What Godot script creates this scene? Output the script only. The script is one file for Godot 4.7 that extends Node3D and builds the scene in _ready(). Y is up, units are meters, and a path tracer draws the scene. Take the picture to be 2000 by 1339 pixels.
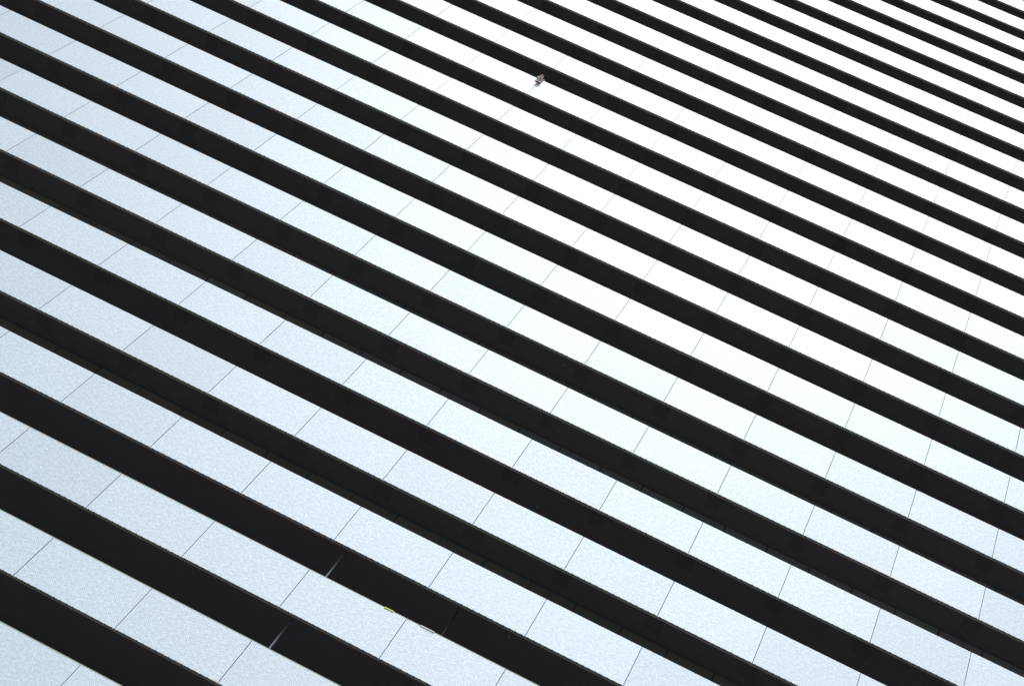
extends Node3D
# A tall block of galleries seen from the pavement below: white perforated parapet panels, dark openings between.
# The facade is the plane z = 0, x runs along it, y is up. One panel bay is BAY metres wide.

const BAY := 3.0
const HIGH := 1.798            # height of a parapet panel
const Y0 := 54.586             # world height of level 0 of the survey
const JOINT := 0.017           # open joint between two panels
const HANG := 0.48             # the panel hangs this far below the ceiling behind it
const SLAB := 0.27
const BAY_FIRST := -4
const BAY_LAST := 16           # joints run from BAY_FIRST to BAY_LAST
const ROW_FIRST := -15
const ROW_LAST := 18
const SHALLOW := 1.35
const DEEP := 2.75

var mats := {}
var panel_meshes := []
var names_used := {}

func _ready() -> void:
	make_camera()
	make_light()
	make_materials()
	make_setting()
	make_tower()
	make_rail_things()
	make_person()

# ---------------------------------------------------------------- camera, sky, sun
func make_camera() -> void:
	var cam := Camera3D.new()
	cam.name = "camera"
	add_child(cam)
	cam.fov = 22.5625
	cam.near = 0.1
	cam.far = 4000.0
	var right := Vector3(0.8927245, 0.3509104, 0.2826744)
	var down := Vector3(0.4240645, -0.4421632, -0.7903550)
	var forward := Vector3(-0.1523555, 0.8254415, -0.5435386)
	cam.transform = Transform3D(Basis(right, -down, -forward).orthonormalized(), Vector3(10.156032 * BAY, Y0 - 17.662038 * BAY, 10.659268 * BAY))
	cam.current = true

func make_light() -> void:
	var sky_mat := ProceduralSkyMaterial.new()
	sky_mat.sky_top_color = Color(0.93, 0.97, 1.0)
	sky_mat.sky_horizon_color = Color(0.44, 0.49, 0.55)
	sky_mat.sky_curve = 1.2
	sky_mat.ground_horizon_color = Color(0.45, 0.45, 0.44)
	sky_mat.ground_bottom_color = Color(0.35, 0.34, 0.32)
	sky_mat.sun_angle_max = 1.0
	sky_mat.energy_multiplier = 1.0
	var sky := Sky.new()
	sky.sky_material = sky_mat
	var env := Environment.new()
	env.background_mode = Environment.BG_SKY
	env.sky = sky
	env.tonemap_mode = Environment.TONE_MAPPER_LINEAR
	env.tonemap_exposure = 2.85
	env.sdfgi_enabled = true
	env.ssao_enabled = true
	env.ssil_enabled = true
	var we := WorldEnvironment.new()
	we.name = "world_environment"
	we.environment = env
	add_child(we)
	var sun := DirectionalLight3D.new()
	sun.name = "sun"
	sun.light_energy = 0.2
	sun.light_angular_distance = 34.0
	sun.light_color = Color(1.0, 0.98, 0.95)
	sun.shadow_enabled = true
	add_child(sun)
	sun.look_at_from_position(Vector3(-0.09, 0.965, 0.22) * 100.0, Vector3.ZERO, Vector3.UP)

# ---------------------------------------------------------------- helpers
func srgb(r: float, g: float, b: float) -> Color:
	return Color(r, g, b).linear_to_srgb()

func mat(r: float, g: float, b: float, rough: float, metal := 0.0) -> StandardMaterial3D:
	var m := StandardMaterial3D.new()
	m.albedo_color = srgb(r, g, b)
	m.roughness = rough
	m.metallic = metal
	return m

func numbered(called: String) -> String:
	var n: int = names_used.get(called, 0)
	names_used[called] = n + 1
	return called if n == 0 else "%s_%03d" % [called, n]

func tag(o: Node, label: String, category: String, group := "") -> void:
	o.set_meta("label", label)
	o.set_meta("category", category)
	if group != "":
		o.set_meta("group", group)

func new_st() -> SurfaceTool:
	var st := SurfaceTool.new()
	st.begin(Mesh.PRIMITIVE_TRIANGLES)
	return st

func quad(st: SurfaceTool, a: Vector3, b: Vector3, c: Vector3, d: Vector3, ua := Vector2.ZERO, ub := Vector2.ZERO, uc := Vector2.ZERO, ud := Vector2.ZERO) -> void:
	# a, b, c, d run clockwise as seen from the front
	var n := (c - a).cross(b - a).normalized()
	for k in [[a, ua], [b, ub], [c, uc], [a, ua], [c, uc], [d, ud]]:
		st.set_normal(n)
		st.set_uv(k[1])
		st.add_vertex(k[0])

func box(st: SurfaceTool, lo: Vector3, hi: Vector3) -> void:
	var p := func(x: int, y: int, z: int) -> Vector3:
		return Vector3(hi.x if x else lo.x, hi.y if y else lo.y, hi.z if z else lo.z)
	quad(st, p.call(0, 0, 1), p.call(0, 1, 1), p.call(1, 1, 1), p.call(1, 0, 1))
	quad(st, p.call(1, 0, 0), p.call(1, 1, 0), p.call(0, 1, 0), p.call(0, 0, 0))
	quad(st, p.call(0, 0, 0), p.call(0, 1, 0), p.call(0, 1, 1), p.call(0, 0, 1))
	quad(st, p.call(1, 0, 1), p.call(1, 1, 1), p.call(1, 1, 0), p.call(1, 0, 0))
	quad(st, p.call(0, 1, 1), p.call(0, 1, 0), p.call(1, 1, 0), p.call(1, 1, 1))
	quad(st, p.call(0, 0, 0), p.call(0, 0, 1), p.call(1, 0, 1), p.call(1, 0, 0))

func put(parent: Node, called: String, mesh: Mesh, m: Material, at := Vector3.ZERO) -> MeshInstance3D:
	var o := MeshInstance3D.new()
	o.name = called
	o.mesh = mesh
	if m:
		o.material_override = m
	o.position = at
	parent.add_child(o, true)
	return o

func disc(radius: float, thick: float) -> CylinderMesh:
	var c := CylinderMesh.new()
	c.top_radius = radius
	c.bottom_radius = radius * 1.15
	c.height = thick
	c.radial_segments = 16
	c.rings = 1
	return c

func top_of(r: int) -> float:      # upper edge of the parapet of level r
	return Y0 + BAY * (-2.987525 + (1.10501 if r <= -3 else 1.180963) * (r + 3))

func drop_class(r: int) -> int:
	return 0 if r < 0 else 1 if r < 4 else 2

func drop_of(r: int) -> float:     # the panels of the upper levels reach a little further down
	return [0.0, 0.04, 0.11][drop_class(r)]

func bottom_of(r: int) -> float:
	return top_of(r) - HIGH

# ---------------------------------------------------------------- materials
func perforated_texture() -> ImageTexture:
	# 1.5 m of white coated sheet: staggered rows of small punched holes, faint mottling of the coat
	var n := 1200
	var img := Image.create(n, n, false, Image.FORMAT_RGB8)
	var fine := FastNoiseLite.new()
	fine.seed = 7
	fine.noise_type = FastNoiseLite.TYPE_SIMPLEX
	fine.frequency = 0.018
	fine.fractal_octaves = 3
	var broad := FastNoiseLite.new()
	broad.seed = 19
	broad.noise_type = FastNoiseLite.TYPE_SIMPLEX
	broad.frequency = 0.006
	broad.fractal_octaves = 2
	var pitch := 60.0
	for y in n:
		for x in n:
			var v := 0.95 + 0.065 * fine.get_noise_2d(x, y * 0.6) + 0.035 * broad.get_noise_2d(x, y)
			var row := floorf(y / (pitch * 0.5))
			var dx := fposmod(x + (pitch * 0.5 if int(row) % 2 else 0.0), pitch) - pitch * 0.5
			var dy := fposmod(y, pitch * 0.5) - pitch * 0.25
			var d := sqrt(dx * dx + dy * dy)
			var hole := clampf((11.0 - d) / 2.0, 0.0, 1.0)
			v = lerpf(v, 0.83, hole)
			img.set_pixel(x, y, Color(v * 0.985, v * 0.995, v))
	return ImageTexture.create_from_image(img)

func make_materials() -> void:
	var tex := perforated_texture()
	mats.panel = []
	for k in 5:
		var m := StandardMaterial3D.new()
		var t: float = [1.0, 0.985, 0.993, 0.978, 1.0][k]
		m.albedo_color = Color(0.935 * t, 0.96 * t, 0.985 * t)
		m.albedo_texture = tex
		m.roughness = 0.54
		m.metallic = 0.6
		mats.panel.append(m)
	mats.added_backing = mat(0.28, 0.28, 0.29, 0.8)
	mats.channel = mat(0.62, 0.62, 0.52, 0.55)
	mats.clip = mat(0.30, 0.30, 0.27, 0.6)
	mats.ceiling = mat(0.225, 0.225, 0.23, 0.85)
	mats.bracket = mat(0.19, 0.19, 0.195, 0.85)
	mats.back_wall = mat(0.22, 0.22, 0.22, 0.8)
	mats.rail = mat(0.42, 0.47, 0.38, 0.45, 0.2)
	mats.trim = mat(0.52, 0.56, 0.62, 0.5)
	mats.dull_trim = mat(0.10, 0.10, 0.10, 0.6)
	mats.lamp = mat(0.5, 0.48, 0.42, 0.5)
	mats.panes = [mat(0.44, 0.52, 0.52, 0.35), mat(0.47, 0.51, 0.52, 0.4), mat(0.46, 0.45, 0.41, 0.5), mat(0.38, 0.38, 0.35, 0.5), mat(0.43, 0.46, 0.42, 0.45)]
	mats.dark_panes = [mat(0.36, 0.36, 0.345, 0.5), mat(0.33, 0.33, 0.32, 0.5), mat(0.38, 0.37, 0.355, 0.5)]
	mats.end_wall = mat(0.45, 0.46, 0.47, 0.8)

# ---------------------------------------------------------------- the setting
func make_setting() -> void:
	var st := new_st()
	quad(st, Vector3(-1500, 0, 1500), Vector3(-1500, 0, -1500), Vector3(1500, 0, -1500), Vector3(1500, 0, 1500))
	var paving := mat(0.058, 0.057, 0.051, 0.9)
	var noise := FastNoiseLite.new()
	noise.seed = 3
	noise.frequency = 0.02
	var nt := NoiseTexture2D.new()
	nt.width = 512
	nt.height = 512
	nt.seamless = true
	nt.noise = noise
	var ramp := Gradient.new()
	ramp.set_color(0, Color(0.85, 0.85, 0.85))
	ramp.set_color(1, Color(1, 1, 1))
	nt.color_ramp = ramp
	paving.albedo_texture = nt
	paving.uv1_triplanar = true
	paving.uv1_world_triplanar = true
	paving.uv1_scale = Vector3(0.1, 0.1, 0.1)
	var g := put(self, "road", st.commit(), paving)
	g.set_meta("kind", "structure")
	g.set_meta("label", "dark grey asphalt at the foot of the tower")

# ---------------------------------------------------------------- the tower
func make_panel_meshes() -> void:
	var w := BAY - JOINT
	var e := 0.003
	var t := 0.007
	for k in 18:
		var low: float = -[0.0, 0.04, 0.11][k / 6]
		var st := new_st()
		var off := Vector2(0.173 * (k % 6), 0.29 * (k % 6))
		var uv := func(p: Vector3) -> Vector2:
			return Vector2(p.x, -p.y) / 1.5 + off
		var f := [Vector3(e, low + e, 0), Vector3(e, HIGH - e, 0), Vector3(w - e, HIGH - e, 0), Vector3(w - e, low + e, 0)]
		var s := [Vector3(0, low, -e), Vector3(0, HIGH, -e), Vector3(w, HIGH, -e), Vector3(w, low, -e)]
		var b := [Vector3(0, low, -t), Vector3(0, HIGH, -t), Vector3(w, HIGH, -t), Vector3(w, low, -t)]
		quad(st, f[0], f[1], f[2], f[3], uv.call(f[0]), uv.call(f[1]), uv.call(f[2]), uv.call(f[3]))
		for i in 4:
			var j := (i + 1) % 4
			quad(st, s[i], s[j], f[j], f[i], Vector2(0.01, 0.001), Vector2(0.01, 0.001), Vector2(0.01, 0.001), Vector2(0.01, 0.001))
			quad(st, b[i], b[j], s[j], s[i], Vector2(0.01, 0.001), Vector2(0.01, 0.001), Vector2(0.01, 0.001), Vector2(0.01, 0.001))
		quad(st, b[3], b[2], b[1], b[0])
		panel_meshes.append(st.commit())

# bays that the photograph shows at each level, one more on either side
func shown(r: int) -> Vector2i:
	var first := {-9: 5, -8: 4, -7: 3, -6: 2, -5: 1, -4: 1, -3: 0, -2: -1, -1: -2, 0: -3, 1: -2, 2: -2, 3: -1, 4: 0, 5: 1, 6: 2, 7: 3, 8: 3, 9: 4, 10: 5, 11: 6, 12: 7, 13: 8, 14: 8, 15: 9, 16: 10}
	var last := {-9: 6, -8: 7, -7: 8, -6: 10, -5: 11, -4: 13, -3: 14, -2: 14, -1: 14, 0: 14, 1: 14, 2: 13, 3: 13, 4: 13, 5: 13, 6: 13, 7: 13, 8: 13, 9: 13, 10: 12, 11: 12, 12: 12, 13: 12, 14: 12, 15: 12, 16: 11}
	return Vector2i(first.get(r, 99), last.get(r, -99))

func depth_of(r: int) -> float:
	return DEEP if r == -4 or r <= -6 else SHALLOW

func make_tower() -> void:
	make_panel_meshes()
	var x0 := BAY_FIRST * BAY
	var x1 := BAY_LAST * BAY
	var tower := Node3D.new()
	tower.name = "apartment_tower"
	add_child(tower)
	tag(tower, "tall tower of stacked galleries with white perforated parapet panels and dark openings", "building")
	# core behind the galleries, end walls, foot and roof
	var st := new_st()
	box(st, Vector3(x0, 0.0, -14.0), Vector3(x1, top_of(ROW_LAST) + 1.2, -DEEP - 0.1))
	put(tower, "core_wall", st.commit(), mats.back_wall)
	for s in [0, 1]:
		st = new_st()
		var xa := x0 - 0.3 if s == 0 else x1
		box(st, Vector3(xa, 0.0, -14.0), Vector3(xa + 0.3, top_of(ROW_LAST) + 1.2, 0.02))
		put(tower, "end_wall", st.commit(), mats.end_wall)
	st = new_st()
	box(st, Vector3(x0, 0.0, -2.8), Vector3(x1, bottom_of(ROW_FIRST) + HANG - 0.01, -1.6))
	put(tower, "ground_floor_wall", st.commit(), mats.back_wall)
	st = new_st()
	box(st, Vector3(x0 - 0.4, top_of(ROW_LAST) + 1.2, -14.1), Vector3(x1 + 0.4, top_of(ROW_LAST) + 1.6, 0.1))
	put(tower, "roof", st.commit(), mats.end_wall)

	# shapes that the galleries share
	st = new_st()
	box(st, Vector3(-0.27, -0.018, -1.0), Vector3(0.27, 0.0, -0.16))
	var bracket := st.commit()
	st = new_st()
	box(st, Vector3(0.03, -0.62, 0.0), Vector3(BAY * 0.5 - 0.03, -0.055, 0.02))
	var pane := st.commit()

	var rest := new_st()
	var rng := RandomNumberGenerator.new()
	rng.seed = 11
	for r in range(ROW_FIRST, ROW_LAST + 1):
		var yb := bottom_of(r)
		var yt := top_of(r)
		var d := depth_of(r - 1) if r > ROW_FIRST else DEEP   # depth of the ceiling, above the gallery below
		var here := depth_of(r)
		var seen := shown(r)
		# the gallery: its slab is the part, the pieces fixed to it are its sub-parts
		st = new_st()
		box(st, Vector3(x0, HANG, -DEEP - 0.09), Vector3(x1, HANG + SLAB, -0.07))
		var gallery := put(tower, "gallery", st.commit(), mats.ceiling, Vector3(0, yb, 0))
		# unseen sheet added behind the panels, blocks light so the open joints stay dark
		st = new_st()
		var dr := drop_of(r)
		box(st, Vector3(x0, 0.035 - dr, -0.066), Vector3(x1, HIGH - 0.02, -0.045))
		put(gallery, "added_backing_sheet", st.commit(), mats.added_backing)
		# soffit channel under the panels, with a clip for each stud
		st = new_st()
		box(st, Vector3(x0, 0.004 - dr, -0.105), Vector3(x1, 0.030 - dr, -0.036))
		put(gallery, "soffit_channel", st.commit(), mats.channel)
		if seen.x <= seen.y:
			st = new_st()
			for c in range(maxi(seen.x, BAY_FIRST), mini(seen.y + 1, BAY_LAST)):
				for k in 16:
					var xc := (c + (k + 0.5) / 16.0) * BAY
					box(st, Vector3(xc - 0.02, -0.001 - dr, -0.042), Vector3(xc + 0.02, 0.012 - dr, 0.003))
			var clips := put(gallery, "clip", st.commit(), mats.clip)
			clips.set_meta("kind", "stuff")
		# back wall of the gallery
		var ceiling_y := HANG + (bottom_of(r + 1) - yb)
		if here < DEEP:
			st = new_st()
			box(st, Vector3(x0, HANG + SLAB, -here - 0.2), Vector3(x1, ceiling_y, -here))
			put(gallery, "back_wall", st.commit(), mats.back_wall)
		if r in [-2, -3, -5]:
			for k in range(seen.x * 2, seen.y * 2 + 2):
				var pool: Array = mats.dark_panes if r == -5 else mats.panes
				var pick := rng.randi_range(0, pool.size() - 1)
				if r != -5:
					pick = rng.randi_range(2, 4) if k < 7 else rng.randi_range(0, 2) if rng.randf() < 0.85 else 4
				put(gallery, "window", pane, pool[pick], Vector3(k * BAY * 0.5 + 0.7, ceiling_y, -here))
		# white panels
		for c in range(BAY_FIRST, BAY_LAST):
			var v := rng.randi_range(0, 5) + 6 * drop_class(r)
			var m := rng.randi_range(0, 4)
			var at := Vector3(c * BAY + JOINT * 0.5, rng.randf_range(-0.002, 0.002), rng.randf_range(-0.004, 0.002))
			if c >= seen.x and c <= seen.y:
				put(gallery, "panel", panel_meshes[v], mats.panel[m], at)
			else:
				rest.append_from(panel_meshes[v], 0, Transform3D(Basis(), at + Vector3(0, yb, 0)))
		# brackets under the slab, one at each joint
		for c in range(maxi(seen.x, BAY_FIRST + 1), mini(seen.y + 2, BAY_LAST) if r > -5 else -99):
			put(gallery, "bracket", bracket, mats.bracket, Vector3(c * BAY, HANG, 0))
		# handrail on the lower levels
		if r <= -6:
			st = new_st()
			box(st, Vector3(x0, HIGH + 0.004, -0.060), Vector3(x1, HIGH + 0.05, -0.018))
			put(gallery, "handrail", st.commit(), mats.rail)
		# slim posts behind the parapet
		if r == -6 or r == -7:
			for s in [[7.095, true], [8.309, false]]:
				st = new_st()
				var half := 0.022 if s[1] else 0.012
				box(st, Vector3(-half, HANG + SLAB, -0.748), Vector3(half, ceiling_y - 0.02, -0.715))
				put(gallery, "post", st.commit(), mats.trim if s[1] else mats.dull_trim, Vector3(s[0] * BAY, 0, 0))
	# small ceiling lamps, switched off
	for l in [[-2, 7.763, 0.705], [-4, 8.376, 1.32], [-6, 8.853, 0.70]]:
		var rr: int = l[0]
		var g: Node = tower.get_node("gallery" if rr + 1 == ROW_FIRST else gallery_name(rr + 1, tower))
		put(g, "ceiling_lamp", disc(0.025, 0.03), mats.lamp, Vector3(l[1] * BAY, HANG - 0.015, -l[2]))
	var far := put(tower, "outer_panels", rest.commit(), mats.panel[0])
	far.set_meta("kind", "stuff")

func gallery_name(r: int, tower: Node) -> NodePath:
	var want := bottom_of(r)
	for c in tower.get_children():
		if String(c.name).begins_with("gallery") and absf(c.position.y - want) < 0.01:
			return NodePath(c.name)
	return NodePath("gallery")

# ---------------------------------------------------------------- things on the rail
func draped(width: float, front: float, back: float, seed_: int, wave: float) -> ArrayMesh:
	# a cloth hung over the rail: down the front, over the top, down the back
	var path := [Vector2(-back, -0.088), Vector2(0.02, -0.078), Vector2(0.048, -0.062), Vector2(0.056, -0.040), Vector2(0.050, -0.014), Vector2(0.022, 0.005), Vector2(0.0, 0.008), Vector2(-front, 0.009)]
	var noise := FastNoiseLite.new()
	noise.seed = seed_
	noise.frequency = 9.0
	var nx := 24
	var st := new_st()
	for layer in 2:
		for i in nx:
			for j in path.size() - 1:
				var p := []
				for k in [[i, j], [i, j + 1], [i + 1, j + 1], [i + 1, j]]:
					var u: float = float(k[0]) / nx
					var q: Vector2 = path[k[1]]
					var ends: float = 1.0 if k[1] == 0 or k[1] == path.size() - 1 else 0.25
					var y := q.x + ends * wave * noise.get_noise_1d(u * width)
					var z := q.y + 0.25 * wave * noise.get_noise_2d(u * width, 5.0)
					p.append(Vector3(u * width, y + 0.006 * layer, z + (0.006 * layer if q.y > -0.04 else -0.006 * layer)))
				if layer == 1:
					quad(st, p[3], p[2], p[1], p[0])
				else:
					quad(st, p[0], p[1], p[2], p[3])
	return st.commit()

func make_rail_things() -> void:
	var y := top_of(-6)
	var cloth := mat(0.86, 0.90, 0.14, 0.9)
	var o := put(self, "yellow_cloth", draped(0.29, 0.022, 0.25, 4, 0.02), cloth, Vector3(7.772 * BAY, y, 0))
	tag(o, "small yellow-green cloth hung over the gallery rail", "cloth")
	var pale := mat(0.86, 0.87, 0.80, 0.9)
	o = put(self, "pale_towel", draped(0.42, 0.015, 0.3, 9, 0.006), pale, Vector3(8.14 * BAY, y, 0))
	tag(o, "long pale towel hung over the gallery rail beside the yellow-green cloth", "towel")

# ---------------------------------------------------------------- the person at the rail
# A body is a smooth union of tapered capsules, meshed as surface nets. A bone is [a, b, radius at a, radius at b].
func flesh(bones: Array, cell: float, blend: float) -> ArrayMesh:
	var lo := Vector3.INF
	var hi := -Vector3.INF
	for b in bones:
		var r: float = maxf(b[2], b[3]) + 3.0 * cell + blend * 0.3
		var rv := Vector3(r, r, r)
		lo = lo.min((b[0] as Vector3) - rv).min((b[1] as Vector3) - rv)
		hi = hi.max((b[0] as Vector3) + rv).max((b[1] as Vector3) + rv)
	var n := Vector3i(((hi - lo) / cell).ceil()) + Vector3i.ONE
	var field := PackedFloat32Array()
	field.resize(n.x * n.y * n.z)
	field.fill(1.0)
	for b in bones:
		var a: Vector3 = b[0]
		var ab: Vector3 = b[1] - a
		var len2 := maxf(ab.length_squared(), 1e-8)
		var reach: float = maxf(b[2], b[3]) + 2.5 * cell + blend
		var rv := Vector3(reach, reach, reach)
		var i0 := Vector3i(((a.min(b[1]) - rv - lo) / cell).floor()).clamp(Vector3i.ZERO, n - Vector3i.ONE)
		var i1 := Vector3i(((a.max(b[1]) + rv - lo) / cell).ceil()).clamp(Vector3i.ZERO, n - Vector3i.ONE)
		for z in range(i0.z, i1.z + 1):
			for y in range(i0.y, i1.y + 1):
				for x in range(i0.x, i1.x + 1):
					var p := lo + Vector3(x, y, z) * cell
					var t := clampf((p - a).dot(ab) / len2, 0.0, 1.0)
					var dist: float = p.distance_to(a + ab * t) - lerpf(b[2], b[3], t)
					var at := (z * n.y + y) * n.x + x
					var f := field[at]
					var h := maxf(blend - absf(f - dist), 0.0) / blend
					field[at] = minf(f, dist) - h * h * blend * 0.25
	var verts := PackedVector3Array()
	var norms := PackedVector3Array()
	var index := PackedInt32Array()
	var where := {}
	var sx := 1
	var sy := n.x
	var sz := n.x * n.y
	for z in range(n.z - 1):
		for y in range(n.y - 1):
			for x in range(n.x - 1):
				var at := z * sz + y * sy + x
				var v := [field[at], field[at + 1], field[at + sy], field[at + sy + 1], field[at + sz], field[at + sz + 1], field[at + sz + sy], field[at + sz + sy + 1]]
				var inside := 0
				for k in 8:
					if v[k] < 0.0:
						inside += 1
				if inside == 0 or inside == 8:
					continue
				var sum := Vector3.ZERO
				var count := 0
				for e in [[0, 1], [2, 3], [4, 5], [6, 7], [0, 2], [1, 3], [4, 6], [5, 7], [0, 4], [1, 5], [2, 6], [3, 7]]:
					var fa: float = v[e[0]]
					var fb: float = v[e[1]]
					if (fa < 0.0) != (fb < 0.0):
						var t := fa / (fa - fb)
						var pa := Vector3(e[0] & 1, (e[0] >> 1) & 1, e[0] >> 2)
						var pb := Vector3(e[1] & 1, (e[1] >> 1) & 1, e[1] >> 2)
						sum += pa.lerp(pb, t)
						count += 1
				where[at] = verts.size()
				verts.append(lo + (Vector3(x, y, z) + sum / count) * cell)
				norms.append(Vector3(v[1] + v[3] + v[5] + v[7] - v[0] - v[2] - v[4] - v[6], v[2] + v[3] + v[6] + v[7] - v[0] - v[1] - v[4] - v[5], v[4] + v[5] + v[6] + v[7] - v[0] - v[1] - v[2] - v[3]).normalized())
	for at in where:
		for ax in [[sx, sy, sz], [sy, sz, sx], [sz, sx, sy]]:
			var s: int = ax[0]
			var u: int = ax[1]
			var w: int = ax[2]
			var fa: float = field[at]
			var fb: float = field[at + s]
			if (fa < 0.0) == (fb < 0.0) or not (where.has(at - u) and where.has(at - w) and where.has(at - u - w)):
				continue
			var q := [where[at], where[at - u], where[at - u - w], where[at - w]]
			if fa < 0.0:
				q = [q[3], q[2], q[1], q[0]]
			for k in [0, 1, 2, 0, 2, 3]:
				index.append(q[k])
	var arrays := []
	arrays.resize(Mesh.ARRAY_MAX)
	arrays[Mesh.ARRAY_VERTEX] = verts
	arrays[Mesh.ARRAY_NORMAL] = norms
	arrays[Mesh.ARRAY_INDEX] = index
	var mesh := ArrayMesh.new()
	mesh.add_surface_from_arrays(Mesh.PRIMITIVE_TRIANGLES, arrays)
	return mesh

func merged(meshes: Array) -> ArrayMesh:
	var st := new_st()
	for m in meshes:
		st.append_from(m, 0, Transform3D())
	return st.commit()

func make_person() -> void:
	var turn := deg_to_rad(9.0)
	var facing := Vector3(sin(turn), 0, cos(turn))
	var head_at := Vector3(4.985 * BAY, bottom_of(4) + HANG + SLAB + 1.08, 0.09)
	var base := Vector3(head_at.x, bottom_of(4) + HANG + SLAB, head_at.z) - facing * 0.57
	var root := Node3D.new()
	root.name = "person"
	add_child(root)
	root.position = base
	root.rotation.y = turn
	tag(root, "person in pale grey-green top bent over the white parapet with both arms hanging down outside", "person")
	# local axes: x to the person's left, y up, z ahead
	var hip := Vector3(0, 0.95, 0.0)
	var waist := Vector3(0, 1.10, 0.09)
	var chest := Vector3(0, 1.20, 0.26)
	var neck := Vector3(0, 1.15, 0.47)
	var skin_bones := [[neck - Vector3(0, 0.0, 0.06), neck + Vector3(0, -0.02, 0.05), 0.055, 0.052], [chest, neck, 0.10, 0.055]]
	var shirt_bones := [[hip + Vector3(0, 0.02, 0), waist, 0.135, 0.13], [waist, chest, 0.13, 0.14], [chest, neck - Vector3(0, 0.0, 0.06), 0.14, 0.08]]
	var legs := [[hip + Vector3(0, 0.03, 0), hip - Vector3(0, 0.06, 0), 0.135, 0.135]]
	var hands := []
	for s in [-1.0, 1.0]:
		var shoulder := Vector3(0.14 * s, 1.15, 0.45)
		var elbow := Vector3(0.062 * s + 0.02, 0.885, 0.575)
		var wrist := Vector3(0.047 * s + 0.05, 0.645, 0.568)
		var palm := Vector3(0.047 * s + 0.05, 0.585, 0.566)
		shirt_bones.append([chest + Vector3(0.08 * s, 0.0, 0.05), shoulder, 0.10, 0.060])
		shirt_bones.append([shoulder, elbow, 0.054, 0.044])
		shirt_bones.append([elbow, wrist.lerp(elbow, 0.12), 0.044, 0.034])
		skin_bones.append([shoulder, elbow, 0.042, 0.036])
		skin_bones.append([elbow, wrist, 0.036, 0.027])
		skin_bones.append([wrist, palm, 0.027, 0.028])
		var hb := [[wrist, palm, 0.025, 0.022], [palm + Vector3(0.022, 0, 0), palm - Vector3(0.022, 0, 0), 0.018, 0.018]]
		for f in 4:
			var k := palm + Vector3(0.0205 * (f - 1.5), -0.008, 0.012)
			var mid := k + Vector3(0, -0.032 + 0.003 * absf(f - 1.3), 0.006)
			var tip := mid + Vector3(0, -0.028 + 0.003 * absf(f - 1.3), -0.002)
			hb.append([k, mid, 0.009, 0.0085])
			hb.append([mid, tip, 0.0085, 0.007])
		var th := palm + Vector3(-0.026 * s, -0.002, -0.010)
		hb.append([th, th + Vector3(-0.006 * s, -0.026, -0.008), 0.011, 0.010])
		hb.append([th + Vector3(-0.006 * s, -0.026, -0.008), th + Vector3(-0.004 * s, -0.050, -0.006), 0.010, 0.008])
		hands.append(flesh(hb, 0.005, 0.008))
		var hip_joint := Vector3(0.09 * s, 0.91, -0.01)
		var knee := Vector3(0.10 * s, 0.50, 0.05 if s < 0.0 else -0.03)
		var ankle := Vector3(0.105 * s, 0.10, -0.06 if s < 0.0 else -0.16)
		legs.append([hip_joint, knee, 0.105, 0.072])
		legs.append([knee, ankle, 0.072, 0.055])
		skin_bones.append([hip_joint, knee, 0.085, 0.055])
		skin_bones.append([knee, ankle, 0.055, 0.04])
		skin_bones.append([chest, hip_joint, 0.11, 0.09])
	# the head is shaped upright, then bowed forward about its middle
	var head := Vector3(0, 1.085, 0.57)
	var bow := Basis(Vector3.RIGHT, deg_to_rad(38.0))
	var face := []
	for fb in [
		[Vector3(0, 0.035, -0.012), Vector3(0, 0.015, 0.012), 0.086, 0.083],
		[Vector3(0, 0.0, 0.022), Vector3(0, -0.085, 0.055), 0.070, 0.042],
		[Vector3(0, 0.005, 0.092), Vector3(0, -0.030, 0.112), 0.012, 0.017],
		[Vector3(-0.035, -0.006, 0.082), Vector3(0.035, -0.006, 0.082), 0.010, 0.010],
		[Vector3(-0.020, -0.066, 0.088), Vector3(0.020, -0.066, 0.088), 0.010, 0.010],
		[Vector3(0.082, 0.02, 0.0), Vector3(0.080, -0.025, 0.008), 0.015, 0.011],
		[Vector3(-0.082, 0.02, 0.0), Vector3(-0.080, -0.025, 0.008), 0.015, 0.011]]:
		face.append([head + bow * fb[0], head + bow * fb[1], fb[2], fb[3]])
	face.append([head + bow * Vector3(0, -0.05, -0.03), neck + Vector3(0, -0.01, 0.01), 0.052, 0.054])
	var skin := mat(0.86, 0.58, 0.48, 0.55)
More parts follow.
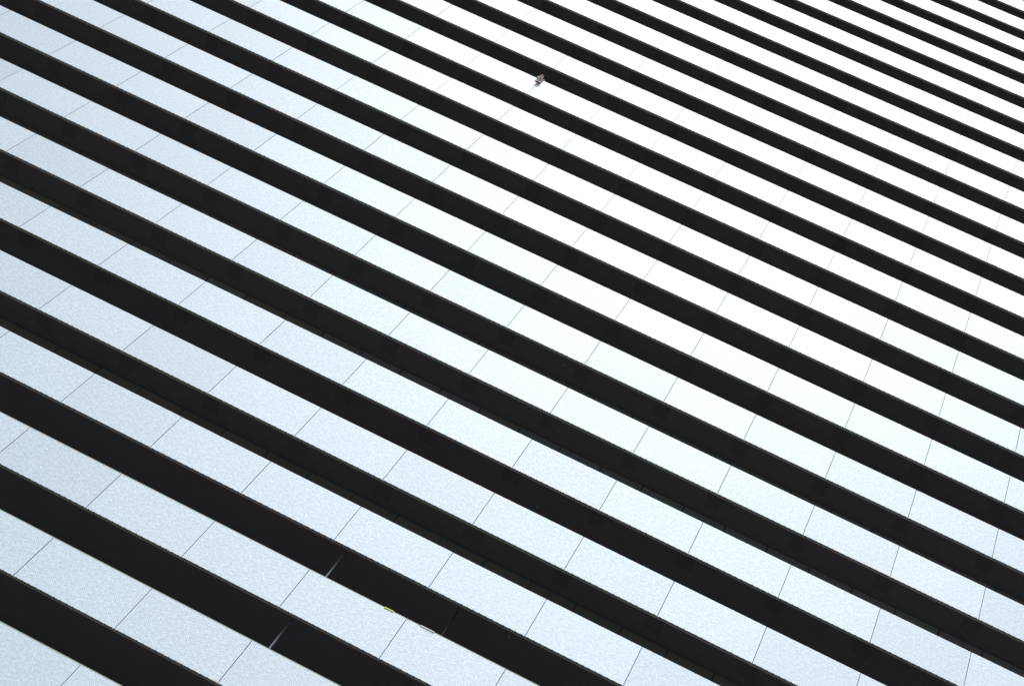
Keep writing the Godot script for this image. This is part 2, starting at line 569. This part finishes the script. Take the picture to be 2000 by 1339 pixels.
	put(root, "body", merged([flesh(skin_bones, 0.014, 0.035), flesh(face, 0.006, 0.018), hands[0], hands[1]]), skin)
	put(root, "top", flesh(shirt_bones, 0.015, 0.04), mat(0.40, 0.41, 0.34, 0.9))
	put(root, "trousers", flesh(legs, 0.016, 0.03), mat(0.05, 0.055, 0.075, 0.9))
	var hair := [[head + bow * Vector3(0, 0.065, -0.03), head + bow * Vector3(0, 0.075, 0.025), 0.075, 0.062], [head + bow * Vector3(0, 0.03, -0.055), head + bow * Vector3(0, -0.04, -0.045), 0.072, 0.055]]
	put(root, "hair", flesh(hair, 0.008, 0.03), mat(0.42, 0.29, 0.21, 0.7))
	for s in [-1.0, 1.0]:
		var eye := SphereMesh.new()
		eye.radius = 0.011
		eye.height = 0.022
		eye.radial_segments = 12
		eye.rings = 6
		put(root, "eye", eye, mat(0.05, 0.035, 0.03, 0.2), head + bow * Vector3(0.032 * s, 0.004, 0.090))
		var shoe := flesh([[Vector3(0.105 * s, 0.055, (-0.06 if s < 0.0 else -0.16) - 0.03), Vector3(0.11 * s, 0.042, (-0.06 if s < 0.0 else -0.16) + 0.15), 0.05, 0.042]], 0.014, 0.02)
		put(root, "shoe", shoe, mat(0.06, 0.06, 0.06, 0.6))
	# the device held out over the rail, a thing of its own
	var st := new_st()
	var hx := 0.14
	box(st, Vector3(-hx + 0.006, -0.066, -0.007), Vector3(hx - 0.006, 0.066, 0.007))
	box(st, Vector3(-hx, -0.060, -0.006), Vector3(hx, 0.060, 0.006))
	var device := Node3D.new()
	device.name = "handheld_device"
	add_child(device)
	device.position = base + Vector3(0.05, 0, 0).rotated(Vector3.UP, turn) + Vector3(0, 0.503, 0) + facing * 0.566
	device.rotation.y = turn
	tag(device, "flat dark device held below the rail in the hands of the person", "device")
	put(device, "casing", st.commit(), mat(0.02, 0.016, 0.026, 0.95))
	st = new_st()
	box(st, Vector3(-hx + 0.012, -0.058, -0.009), Vector3(hx - 0.012, 0.058, -0.005))
	put(device, "screen", st.commit(), mat(0.01, 0.01, 0.012, 0.1))
